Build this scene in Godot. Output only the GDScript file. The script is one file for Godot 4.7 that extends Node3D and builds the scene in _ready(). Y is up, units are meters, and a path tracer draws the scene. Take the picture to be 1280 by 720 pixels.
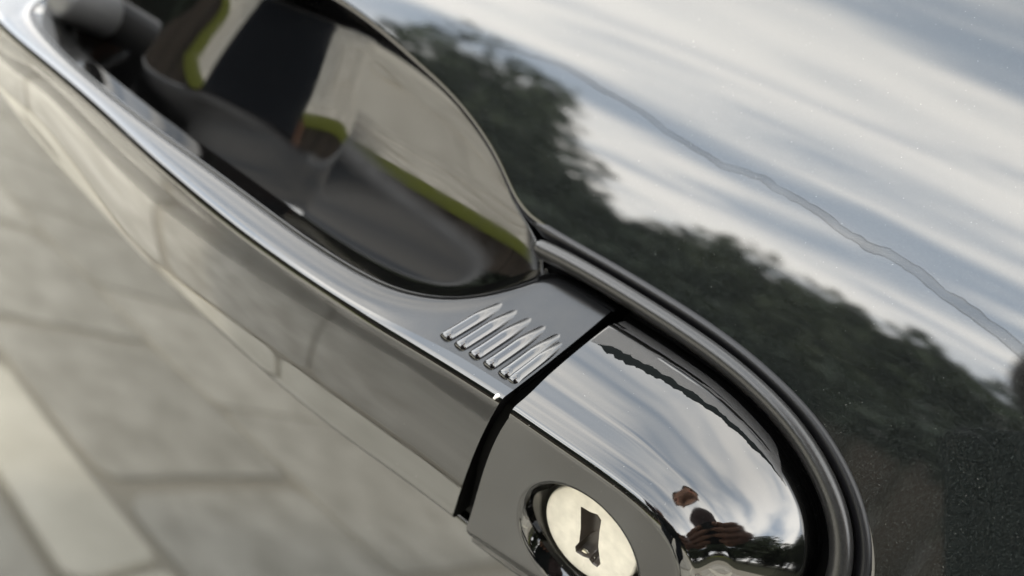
extends Node3D
# A close view of a black car door with its pull handle and lock. The door is modelled in millimetres
# (x along the handle towards the rear of the car, y up, z outwards) and leans by LEAN degrees.

const MM := 0.001
const LEAN := 15.0
const DOOR_AT := Vector3(0, 0.88, 0)
const TAU_TOP := 24.0      # lean of the handle's top face
const UNDER := 15.0        # undercut of the handle's front face

var rng := RandomNumberGenerator.new()
var noise := FastNoiseLite.new()
var M := {}
var names := {}
var t_in: Vector3          # along the top face, towards the door
var n_top: Vector3
var y_front: Vector3       # up along the front face
var n_front: Vector3
var prof_y: PackedFloat32Array
var prof_z: PackedFloat32Array


func _ready() -> void:
	rng.seed = 11
	noise.seed = 5
	t_in = Vector3(0, sin(deg_to_rad(TAU_TOP)), -cos(deg_to_rad(TAU_TOP)))
	n_top = Vector3(0, cos(deg_to_rad(TAU_TOP)), sin(deg_to_rad(TAU_TOP)))
	y_front = Vector3(0, cos(deg_to_rad(UNDER)), sin(deg_to_rad(UNDER)))
	n_front = Vector3(0, -sin(deg_to_rad(UNDER)), cos(deg_to_rad(UNDER)))
	camera_and_light()
	materials()
	setting()
	build_door()
	build_photographer()


# ------------------------------------------------------------------ camera, sky, sun, exposure
func camera_and_light() -> void:
	var lean := Basis(Vector3.RIGHT, deg_to_rad(LEAN))
	var cam := Camera3D.new()
	cam.name = "camera"
	var b := Basis(Vector3(0.7533, 0.3036, -0.5833), Vector3(-0.4637, 0.8742, -0.1438), Vector3(0.4663, 0.3788, 0.7994)).orthonormalized()
	cam.transform = Transform3D(lean * b, DOOR_AT + lean * (Vector3(51.2, 59.69, 94.46) * MM))
	cam.near = 0.01
	cam.far = 600.0
	var at := CameraAttributesPhysical.new()
	at.frustum_focal_length = 38.347
	at.frustum_focus_distance = 0.121
	at.exposure_aperture = 17.0
	at.frustum_near = 0.01
	at.frustum_far = 600.0
	cam.attributes = at
	cam.fov = 34.76
	add_child(cam)
	cam.current = true

	var env := Environment.new()
	env.background_mode = Environment.BG_SKY
	var sky := Sky.new()
	var pano := PanoramaSkyMaterial.new()
	pano.panorama = sky_picture()
	sky.sky_material = pano
	env.sky = sky
	env.background_energy_multiplier = 1.0
	env.tonemap_mode = Environment.TONE_MAPPER_LINEAR
	env.tonemap_exposure = 7.9
	env.sdfgi_enabled = true
	env.ssao_enabled = true
	env.ssil_enabled = true
	var we := WorldEnvironment.new()
	we.name = "world_environment"
	we.environment = env
	add_child(we)

	var sun := DirectionalLight3D.new()
	sun.name = "sun"
	sun.light_color = Color(1.0, 0.96, 0.88)
	sun.light_energy = 0.3
	sun.light_angular_distance = 12.0
	sun.shadow_enabled = true
	var towards := Vector3(-0.25, 0.45, -0.85).normalized()
	sun.basis = Basis.looking_at(-towards, Vector3.UP)
	add_child(sun)


func sky_picture() -> ImageTexture:
	var w := 1024
	var h := 512
	var im := Image.create(w, h, false, Image.FORMAT_RGBF)
	var big := FastNoiseLite.new()
	big.seed = 21
	big.frequency = 1.0
	big.fractal_octaves = 5
	var fine := FastNoiseLite.new()
	fine.seed = 8
	fine.frequency = 1.0
	fine.fractal_octaves = 4
	for j in h:
		var el := PI / 2 - (j + 0.5) / h * PI
		for i in w:
			var az := (i + 0.5) / w * TAU
			var c: Color
			if el < 0.0:
				c = Color(0.45, 0.45, 0.44)
			else:
				var x := -sin(az) * cos(el) / (sin(el) + 0.22)
				var z := cos(az) * cos(el) / (sin(el) + 0.22)
				var a := big.get_noise_2d(x * 0.28 + z * 0.10, z * 1.8 - x * 0.22)
				var f := fine.get_noise_2d(x * 0.75 + a * 0.6, z * 6.2 - x * 0.5 + a * 0.9)
				var v := clampf(0.61 + 0.75 * a + 0.75 * f, 0.0, 1.0)
				v = v * v * (3.0 - 2.0 * v)
				var blue := Color(0.44, 0.51, 0.60)
				var white := Color(1.14, 1.11, 1.05)
				c = blue.lerp(white, v)
				c = c * lerpf(1.0, 0.66, smoothstep(0.5, 1.3, el))
				var low := exp(-el * 9.0)
				c = c.lerp(Color(1.05, 1.02, 0.95), 0.45 * low)
			im.set_pixel(i, j, c)
	return ImageTexture.create_from_image(im)


# ------------------------------------------------------------------ materials
func lin(r: float, g: float, b: float) -> Color:
	return Color(r, g, b).linear_to_srgb()


func mat(called: String, c: Color, rough: float, spec := 0.5, metal := 0.0) -> StandardMaterial3D:
	var m := StandardMaterial3D.new()
	m.resource_name = called
	m.albedo_color = c
	m.roughness = rough
	m.metallic = metal
	m.metallic_specular = spec
	M[called] = m
	return m


func speckle(side: int, base: float, grain: float, dots: int, dot_lo: float, dot_hi: float, tint: Color, sd: int) -> ImageTexture:
	# paint flakes and dust: a dark ground with fine grain and a sprinkle of pale specks
	var r := RandomNumberGenerator.new()
	r.seed = sd
	var im := Image.create(side, side, false, Image.FORMAT_RGB8)
	var n := FastNoiseLite.new()
	n.seed = sd
	n.frequency = 0.012
	n.fractal_octaves = 3
	for j in side:
		for i in side:
			var g := r.randf()
			var v := base * (0.85 + 0.3 * (0.5 + 0.5 * n.get_noise_2d(i, j))) + grain * g * g * g
			im.set_pixel(i, j, Color(v * tint.r, v * tint.g, v * tint.b).linear_to_srgb())
	for k in dots:
		var x := r.randi_range(1, side - 3)
		var y := r.randi_range(1, side - 3)
		var v := lerpf(dot_lo, dot_hi, pow(r.randf(), 4.0))
		var c := Color(v, v * 0.98, v * 0.92).linear_to_srgb()
		im.set_pixel(x, y, c)
		if r.randf() < 0.4:
			im.set_pixel(x + 1, y, c)
		if r.randf() < 0.3:
			im.set_pixel(x, y + 1, c)
	return ImageTexture.create_from_image(im)


func triplanar(m: StandardMaterial3D, per_metre: float) -> void:
	m.uv1_triplanar = true
	m.uv1_scale = Vector3.ONE * per_metre
	m.uv1_triplanar_sharpness = 6.0


func noise_tex(side: int, freq: float, oct: int, sd: int, lo: Color, hi: Color, normal := false) -> NoiseTexture2D:
	var n := FastNoiseLite.new()
	n.seed = sd
	n.frequency = freq
	n.fractal_octaves = oct
	var t := NoiseTexture2D.new()
	t.width = side
	t.height = side
	t.seamless = true
	t.noise = n
	if normal:
		t.as_normal_map = true
		t.bump_strength = 2.0
	else:
		var g := Gradient.new()
		g.set_color(0, lo)
		g.set_color(1, hi)
		t.color_ramp = g
	return t


func materials() -> void:
	var p := mat("black_paint", Color.WHITE, 0.035, 0.72)
	p.albedo_texture = speckle(1024, 0.0018, 0.038, 1300, 0.05, 0.35, Color(0.9, 1.05, 1.0), 3)
	triplanar(p, 18.0)
	var q := mat("gloss_black", Color.WHITE, 0.03, 0.72)
	q.albedo_texture = speckle(1024, 0.0012, 0.003, 900, 0.03, 0.35, Color(1.0, 1.0, 1.0), 4)
	q.roughness = 0.085
	q.roughness_texture = noise_tex(512, 0.011, 5, 19, Color(0.18, 0.18, 0.18), Color(1, 1, 1))
	triplanar(q, 18.0)
	var s := mat("satin_black", Color.WHITE, 0.22, 0.5)
	s.albedo_texture = speckle(1024, 0.005, 0.010, 900, 0.03, 0.10, Color(0.96, 0.99, 1.06), 6)
	s.roughness_texture = noise_tex(512, 0.02, 4, 9, Color(0.6, 0.6, 0.6), Color(1, 1, 1))
	s.roughness = 0.21
	triplanar(s, 18.0)
	var r := mat("weathered_plastic", Color.WHITE, 0.29, 0.5)
	r.albedo_texture = speckle(1024, 0.008, 0.03, 1600, 0.03, 0.12, Color(1.0, 0.99, 0.98), 7)
	triplanar(r, 18.0)
	mat("stub_grey", lin(0.06, 0.06, 0.06), 0.35)  # for the added stub that imitates a mirrored handle end
	mat("black_rubber", lin(0.006, 0.006, 0.007), 0.4, 0.45)
	mat("dark_cavity", lin(0.004, 0.004, 0.004), 0.7, 0.2)
	var c := mat("lock_metal", Color.WHITE, 0.5, 0.5)
	c.albedo_texture = speckle(512, 0.60, 0.03, 160, 0.4, 0.68, Color(1.0, 0.95, 0.83), 12)
	triplanar(c, 60.0)
	mat("lock_rim", lin(0.5, 0.47, 0.4), 0.25, 0.5, 1.0)
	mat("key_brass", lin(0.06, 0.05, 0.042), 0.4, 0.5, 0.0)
	mat("bare_metal", lin(0.35, 0.34, 0.32), 0.35)
	mat("fleck_white", lin(0.55, 0.54, 0.5), 0.5)
	mat("reflection_grey", lin(0.05, 0.05, 0.052), 0.6)
	var d := mat("drip_film", Color(lin(0.055, 0.056, 0.056), 0.42), 0.5, 0.3)
	d.transparency = BaseMaterial3D.TRANSPARENCY_ALPHA
	d.vertex_color_use_as_albedo = true
	var df := mat("painted_reflection_grey", Color(lin(0.055, 0.054, 0.053), 0.62), 0.55, 0.3)  # grey of the painted reflection on the lock housing
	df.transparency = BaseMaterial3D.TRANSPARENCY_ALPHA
	mat("phone_dark", lin(0.016, 0.024, 0.024), 0.25)
	var cl := mat("cloth", Color.WHITE, 0.8, 0.3)
	cl.vertex_color_use_as_albedo = true
	mat("treeline_dark", lin(0.006, 0.007, 0.007), 0.9, 0.05)  # matte dark of the painted tree line reflection
	for k in 4:
		var v: float = [0.47, 0.51, 0.56, 0.49][k]
		var g := mat("concrete_%d" % k, Color.WHITE, 0.9, 0.3)
		g.albedo_texture = noise_tex(512, 0.012, 5, 30 + k, lin(v * 0.74, v * 0.695, v * 0.59), lin(v * 1.14, v * 1.085, v * 0.95))
		g.uv1_triplanar = true
		g.uv1_world_triplanar = true
		g.uv1_scale = Vector3.ONE * 1.1
	var ps := mat("pale_stone", Color.WHITE, 0.9, 0.3)
	ps.albedo_texture = noise_tex(512, 0.012, 5, 44, lin(0.60, 0.565, 0.47), lin(0.76, 0.72, 0.61))
	ps.uv1_triplanar = true
	ps.uv1_world_triplanar = true
	mat("joint_sand", lin(0.37, 0.34, 0.28), 0.95, 0.2)
	var gr := mat("grass", Color.WHITE, 0.8, 0.2)
	gr.albedo_texture = noise_tex(512, 0.03, 4, 50, lin(0.05, 0.06, 0.014), lin(0.20, 0.215, 0.035))
	gr.uv1_triplanar = true
	gr.uv1_world_triplanar = true
	gr.uv1_scale = Vector3.ONE * 2.6
	mat("soil", lin(0.06, 0.06, 0.04), 0.95, 0.2)
	mat("bark", lin(0.06, 0.045, 0.035), 0.9, 0.2)
	mat("fence_wood", lin(0.022, 0.018, 0.015), 0.8, 0.3)
	mat("fence_wood_pale", lin(0.034, 0.027, 0.022), 0.8, 0.3)
	mat("asphalt", lin(0.10, 0.10, 0.095), 0.9, 0.3)
	for k in 3:
		var l := mat("leaf_%d" % k, [lin(0.042, 0.058, 0.034), lin(0.055, 0.07, 0.044), lin(0.035, 0.048, 0.036)][k], 0.6, 0.3)
		l.cull_mode = BaseMaterial3D.CULL_DISABLED
		l.backlight_enabled = true
		l.backlight = Color(0.12, 0.14, 0.05)


# ------------------------------------------------------------------ naming
func numbered(called: String) -> String:
	var n: int = names.get(called, 0)
	names[called] = n + 1
	return called if n == 0 else "%s_%03d" % [called, n]


func tag(o: Node, label: String, category: String, group := "", kind := "") -> Node:
	if label:
		o.set_meta("label", label)
	if category:
		o.set_meta("category", category)
	if group:
		o.set_meta("group", group)
	if kind:
		o.set_meta("kind", kind)
	return o


func thing(called: String, at := Vector3.ZERO) -> Node3D:
	var o := Node3D.new()
	o.name = numbered(called)
	o.position = at
	add_child(o, true)
	return o


func piece(called: String, mesh: Mesh, m: Material, parent: Node = self, label := "") -> MeshInstance3D:
	var o := MeshInstance3D.new()
	o.name = numbered(called) if parent == self else called
	o.mesh = mesh
	o.material_override = m
	parent.add_child(o, true)
	if label:
		o.set_meta("label", label)
	return o


# ------------------------------------------------------------------ meshing helpers
func spline(p: Array, n: int, closed := false) -> PackedVector3Array:
	# uniform cubic B-spline; open ones pass through their ends
	var out := PackedVector3Array()
	var c := p.duplicate()
	var segs := p.size()
	if closed:
		c = [p[p.size() - 1]] + p + [p[0], p[1]]
	else:
		c = [2.0 * p[0] - p[1]] + p + [2.0 * p[p.size() - 1] - p[p.size() - 2]]
		segs = p.size() - 1
	var count := n if closed else n + 1
	for i in count:
		var t := float(i) / n * segs
		var k := mini(int(t), segs - 1)
		t -= k
		var a: Vector3 = c[k]
		var b: Vector3 = c[k + 1]
		var d: Vector3 = c[k + 2]
		var e: Vector3 = c[k + 3]
		var t2 := t * t
		var t3 := t2 * t
		out.append((a * (1 - 3 * t + 3 * t2 - t3) + b * (4 - 6 * t2 + 3 * t3) + d * (1 + 3 * t + 3 * t2 - 3 * t3) + e * t3) / 6.0)
	return out


func along(p: PackedVector3Array, f: float) -> Vector3:
	var t := clampf(f, 0, 1) * (p.size() - 1)
	var k := mini(int(t), p.size() - 2)
	return p[k].lerp(p[k + 1], t - k)


func even(p: PackedVector3Array, n: int, closed := false) -> PackedVector3Array:
	# the same curve in equal steps
	var q := p.duplicate()
	if closed:
		q.append(q[0])
	var len_to := PackedFloat32Array([0.0])
	for i in range(1, q.size()):
		len_to.append(len_to[i - 1] + q[i].distance_to(q[i - 1]))
	var total := len_to[len_to.size() - 1]
	var out := PackedVector3Array()
	var k := 0
	for i in (n if closed else n + 1):
		var want := total * i / n
		while k < q.size() - 2 and len_to[k + 1] < want:
			k += 1
		var span := maxf(len_to[k + 1] - len_to[k], 1e-9)
		out.append(q[k].lerp(q[k + 1], clampf((want - len_to[k]) / span, 0, 1)))
	return out


func grid(rows: Array, out: Vector3, wrap_u := false, normals: Array = [], uv := false) -> ArrayMesh:
	# rows of points (millimetres) -> one smooth sheet; its front side is the one that faces «out» on the whole
	var nr := rows.size()
	var nc: int = rows[0].size()
	var v := PackedVector3Array()
	var nn := PackedVector3Array()
	var uvs := PackedVector2Array()
	for r in nr:
		for c in nc:
			v.append(rows[r][c] * MM)
			uvs.append(Vector2(float(c) / maxi(nc - 1, 1), float(r) / maxi(nr - 1, 1)))
	nn.resize(v.size())
	var idx := PackedInt32Array()
	for r in nr - 1:
		for c in (nc if wrap_u else nc - 1):
			var a := r * nc + c
			var b := r * nc + (c + 1) % nc
			var d := a + nc
			var e := b + nc
			idx.append_array([a, b, e, a, e, d])
	var sum := Vector3.ZERO
	for i in range(0, idx.size(), 3):
		var a := idx[i]
		var b := idx[i + 1]
		var c := idx[i + 2]
		var x := (v[c] - v[a]).cross(v[b] - v[a])
		nn[a] += x
		nn[b] += x
		nn[c] += x
		sum += x
	var flip := sum.dot(out) < 0.0
	if flip:
		for i in range(0, idx.size(), 3):
			var s := idx[i + 1]
			idx[i + 1] = idx[i + 2]
			idx[i + 2] = s
	for i in nn.size():
		nn[i] = (-nn[i] if flip else nn[i]).normalized()
	if normals.size():
		var k := 0
		for r in nr:
			for c in nc:
				nn[k] = normals[r][c]
				k += 1
	var arr := []
	arr.resize(Mesh.ARRAY_MAX)
	arr[Mesh.ARRAY_VERTEX] = v
	arr[Mesh.ARRAY_NORMAL] = nn
	arr[Mesh.ARRAY_INDEX] = idx
	if uv:
		arr[Mesh.ARRAY_TEX_UV] = uvs
	var m := ArrayMesh.new()
	m.add_surface_from_arrays(Mesh.PRIMITIVE_TRIANGLES, arr)
	return m


func tube(path: PackedVector3Array, radius: Callable, up: Vector3, sides: int, closed := false) -> ArrayMesh:
	# radius(f, angle) in millimetres; angle 0 points along up
	var rows := []
	var n := path.size()
	for i in n:
		var a := path[(i - 1 + n) % n] if closed or i > 0 else path[0]
		var b := path[(i + 1) % n] if closed or i < n - 1 else path[n - 1]
		var d := (b - a).normalized()
		var u := (up - d * up.dot(d)).normalized()
		var s := d.cross(u)
		var ring := PackedVector3Array()
		for k in sides:
			var ang := TAU * k / sides
			var rr: float = radius.call(float(i) / (n - 1), ang)
			ring.append(path[i] + (u * cos(ang) + s * sin(ang)) * rr)
		rows.append(ring)
	var g := grid(rows, Vector3.ZERO, true)
	# outward check: first ring
	var arr := g.surface_get_arrays(0)
	var vv: PackedVector3Array = arr[Mesh.ARRAY_VERTEX]
	var nv: PackedVector3Array = arr[Mesh.ARRAY_NORMAL]
	var mid := n / 2
	if nv[mid * sides].dot(vv[mid * sides] - path[mid] * MM) < 0.0:
		for i in nv.size():
			nv[i] = -nv[i]
		var ix: PackedInt32Array = arr[Mesh.ARRAY_INDEX]
		for i in range(0, ix.size(), 3):
			var s := ix[i + 1]
			ix[i + 1] = ix[i + 2]
			ix[i + 2] = s
		arr[Mesh.ARRAY_NORMAL] = nv
		arr[Mesh.ARRAY_INDEX] = ix
		g = ArrayMesh.new()
		g.add_surface_from_arrays(Mesh.PRIMITIVE_TRIANGLES, arr)
	return g


# ------------------------------------------------------------------ the door skin's section
func lean_of(u: float) -> float:
	# degrees by which the skin looks upward, u millimetres along the section from the handle's top rail
	if u >= 0.0:
		return 18.0 + 27.0 * (1.0 - exp(-u / 75.0))
	if u > -120.0:
		return lerpf(18.0, 6.5, smoothstep(0.0, -120.0, u)) 
	return lerpf(6.5, -4.0, clampf((-u - 120.0) / 520.0, 0, 1)) 


func make_profile() -> void:
	prof_y.resize(1201)
	prof_z.resize(1201)
	var y := 12.0
	var z := -25.0
	prof_y[700] = y
	prof_z[700] = z
	for i in range(701, 1201):
		var a := deg_to_rad(lean_of(i - 700.5))
		y += cos(a)
		z -= sin(a)
		prof_y[i] = y
		prof_z[i] = z
	y = 12.0
	z = -25.0
	for i in range(699, -1, -1):
		var a := deg_to_rad(lean_of(i - 699.5))
		y -= cos(a)
		z += sin(a)
		prof_y[i] = y
		prof_z[i] = z


func u_at(y: float) -> float:
	var lo := 0
	var hi := 1200
	while hi - lo > 1:
		var m := (lo + hi) / 2
		if prof_y[m] <= y:
			lo = m
		else:
			hi = m
	return lo - 700.0 + (y - prof_y[lo]) / (prof_y[hi] - prof_y[lo])


func skin_at(x: float, y: float) -> Vector3:
	var u := u_at(y) + 700.0
	var k := clampi(int(u), 0, 1199)
	return Vector3(x, y, lerpf(prof_z[k], prof_z[k + 1], u - k) - x * x * 0.00016)


func skin_normal(x: float, y: float) -> Vector3:
	var a := deg_to_rad(lean_of(u_at(y)))
	return Vector3(x * 0.00032 * cos(a), sin(a), cos(a)).normalized()


# ------------------------------------------------------------------ the door
func build_door() -> void:
	make_profile()
	var door := thing("car", DOOR_AT)
	door.rotation.x = deg_to_rad(LEAN)
	tag(door, "glossy black car seen close on its door handle and key lock", "car")
	door_skin(door)
	recess(door)
	pull_handle(door)
	lock_housing(door)
	rail_and_gasket(door)
	drip(door)
	body_shell(door)


func body_shell(door: Node3D) -> void:
	# the rest of the car behind the door, which keeps the far sky off the ground beside it
	var sect := []
	for q in [[-70, -560], [-70, -660], [-140, -700], [-1500, -700], [-1590, -560], [-1600, 0], [-1500, 220], [-1250, 560], [-480, 560], [-210, 240], [-130, 60], [-100, -100], [-75, -400]]:
		sect.append(Vector2(q[0], q[1]))
	var rows := []
	for x in [-1090.0, -1000.0, 800.0, 890.0]:
		var row := PackedVector3Array()
		var f := 1.0 if absf(x + 100.0) < 950.0 else 0.96
		for q in sect:
			row.append(Vector3(x, (q.y + 70.0) * f - 70.0, (q.x + 800.0) * f - 800.0))
		rows.append(row)
	for end in [0, 5]:
		var row := PackedVector3Array()
		for q in sect:
			row.append(Vector3(-1090.0 if end == 0 else 890.0, -70, -800))
		if end == 0:
			rows.push_front(row)
		else:
			rows.append(row)
	var o := piece("body_shell", grid(rows, Vector3.ZERO, true), M.gloss_black, door)
	o.rotation.x = -deg_to_rad(LEAN)


func opening() -> PackedVector3Array:
	# outline of the cut-out in the skin, seen from outside, counted clockwise from the left
	var p := []
	for q in [[-158, -6], [-158, 6], [-152, 17], [-138, 25], [-118, 30], [-96, 32.5], [-78, 32], [-64, 30], [-55, 28.2], [-46.5, 26.6], [-38, 24], [-31, 20.9], [-27, 18.4], [-24.3, 16.8], [-22, 15.8], [-19.4, 15.2],
			[-15, 15], [-8.6, 14.9], [3, 14.8], [10, 14.6], [18.7, 13.8], [27.2, 12.1], [34.7, 9.5], [40.9, 6], [45.9, 1.6], [49.4, -4], [50.5, -11], [48, -19], [41, -26], [30, -29.5], [10, -30.5], [-30, -30.5], [-80, -29], [-125, -24], [-148, -16]]:
		p.append(Vector3(q[0], q[1], 0))
	var c := even(spline(p, 900, true), 720, true)
	for i in c.size():
		c[i] = skin_at(c[i].x, c[i].y)
	return c


func inward(c: PackedVector3Array, i: int) -> Vector3:
	# in the skin, square to the outline, towards the hole
	var n := c.size()
	var d := (c[(i + 2) % n] - c[(i - 2 + n) % n]).normalized()
	var nm := skin_normal(c[i].x, c[i].y)
	var m := nm.cross(d).normalized()
	var centre := Vector3(-50, -2, 0)
	if m.dot(centre - c[i]) < -5.0 or (absf(m.dot(centre - c[i])) <= 5.0 and m.y > 0.3):
		m = -m
	return m


func door_skin(door: Node3D) -> void:
	var c := opening()
	var n := c.size()
	var rows := []
	var norms := []
	var centre := Vector2(-40, -4)
	var steps := 84
	for k in steps + 1:
		var f := pow(float(k) / steps, 3.4)
		var row := PackedVector3Array()
		var nr := PackedVector3Array()
		for i in n:
			var b := Vector2(c[i].x, c[i].y)
			var d := (b - centre).normalized()
			var tx := (900.0 if d.x > 0 else -1100.0) - centre.x
			var ty := (350.0 if d.y > 0 else -600.0) - centre.y
			var reach := minf(tx / d.x if absf(d.x) > 1e-6 else 1e9, ty / d.y if absf(d.y) > 1e-6 else 1e9)
			var q := b.lerp(centre + d * reach, f)
			row.append(skin_at(q.x, q.y))
			nr.append(skin_normal(q.x, q.y))
		rows.append(row)
		norms.append(nr)
	piece("door_skin", grid(rows, Vector3(0, 0, 1), true, norms), M.black_paint, door)
	# the edge of the cut-out rolls inwards
	var roll := []
	for k in 9:
		var a := PI / 2 * k / 8.0
		var row := PackedVector3Array()
		for i in n:
			row.append(c[i] + inward(c, i) * (1.3 * sin(a)) - skin_normal(c[i].x, c[i].y) * (1.3 * (1.0 - cos(a))))
		roll.append(row)
	var tail := PackedVector3Array()
	for i in n:
		tail.append(c[i] + inward(c, i) * 1.3 - skin_normal(c[i].x, c[i].y) * 3.5)
	roll.append(tail)
	piece("rolled_edge", grid(roll, Vector3(0, 0.3, 1), true), M.gloss_black, door)


func soft_min(a: float, b: float, k: float) -> float:
	var h := clampf(0.5 + 0.5 * (b - a) / k, 0.0, 1.0)
	return lerpf(b, a, h) - k * h * (1.0 - h)


func recess(door: Node3D) -> void:
	# the finger bowl behind the grip
	var p := []
	for q in [[-157, -6], [-157, 6], [-151, 16.5], [-138, 24], [-118, 29], [-96, 31.5], [-78, 31], [-64, 29], [-55, 27.2], [-46.5, 25.6], [-38, 23], [-31, 19.9], [-27, 17.2], [-23.5, 14.8], [-19.5, 13.2], [-14.5, 10], [-12, 3], [-13, -8], [-20, -18], [-36, -26], [-80, -28], [-125, -23], [-148, -15]]:
		p.append(Vector3(q[0], q[1], 0))
	var c := even(spline(p, 700, true), 480, true)
	var n := c.size()
	var centre := Vector3(-82, 2, 0)
	var axis := Vector3(0, sin(deg_to_rad(15.0)), cos(deg_to_rad(15.0)))
	var rows := []
	# a small bead where the bowl meets the skin's edge
	for k in 6:
		var a := PI * k / 5.0
		var row := PackedVector3Array()
		for i in n:
			var s := skin_at(c[i].x, c[i].y)
			var m := (centre - c[i]).normalized()
			row.append(s - axis * (2.0 - 0.4 * sin(a)) + m * (0.4 - 0.4 * cos(a)))
		rows.append(row)
	var steps := 90
	var mid := skin_at(centre.x, centre.y)
	for k in steps + 1:
		var rho := maxf(1.0 - float(k) / steps, 0.002)
		var row := PackedVector3Array()
		for i in n:
			var b: Vector3 = rows[5][i]
			var q := mid.lerp(b, rho)
			# the back wall: hollow, and coming forward at its front end
			var dy := 28.0 - q.y
			var back := -54.0 + dy * tan(deg_to_rad(2.0)) + dy * dy * 0.0024
			back += pow(maxf(0.0, dy - 21.0), 2.0) * 0.0045
			if q.x < -86.0:
				back += 0.85 * (sqrt(pow(-86.0 - q.x, 2.0) + 64.0) - 8.0)
			if q.x > -36.0:
				back += pow(q.x + 36.0, 2.0) * 0.006
			var front: float = b.z + (skin_at(q.x, q.y).z - skin_at(b.x, b.y).z)
			var share := 1.0 - pow(rho, 14.0)
			row.append(Vector3(q.x, q.y, lerpf(front, soft_min(back, front - 1.0, 7.0), share)))
		rows.append(row)
	piece("finger_recess", grid(rows, Vector3(0, 0, 1), true), M.gloss_black, door)
	# round grey stub added to imitate the handle end mirrored in the bowl
	var cap := []
	var at := Vector3(-146, 8.5, -20)
	for q in [[0.05, 3.2], [3.2, 3.2], [4.2, 3.0], [4.7, 2.4], [4.9, 1.2], [5.0, -12.0]]:
		var ring := PackedVector3Array()
		for k in 40:
			var a := TAU * k / 40
			ring.append(at + Vector3(cos(a), 0, 0) * q[0] + axis.cross(Vector3.RIGHT) * sin(a) * q[0] + axis * q[1])
		cap.append(ring)
	piece("added_stub", grid(cap, Vector3(0, 0.3, 1), true), M.stub_grey, door)
	var rear := []
	for j in 9:
		var row := PackedVector3Array()
		for i in 9:
			var x := lerpf(-190.0, 80.0, i / 8.0)
			var y := lerpf(-70.0, 60.0, j / 8.0)
			row.append(skin_at(x, y) - skin_normal(x, y) * 45.0)
		rear.append(row)
	piece("inner_panel", grid(rear, Vector3(0, 0, 1)), M.dark_cavity, door)
	# dark plate behind the grip's rear end and the lock
	var back := []
	for j in 13:
		var row := PackedVector3Array()
		for i in 25:
			var x := lerpf(-15.5, 52.0, i / 24.0)
			var y := lerpf(-33.0, 17.0, j / 12.0)
			row.append(skin_at(x, y) - skin_normal(x, y) * 4.5)
		back.append(row)
	piece("backing_plate", grid(back, Vector3(0, 0, 1)), M.dark_cavity, door)


func on_top(x: float, s: float) -> Vector3:
	return Vector3(x, 0, 0) + t_in * s


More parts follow.
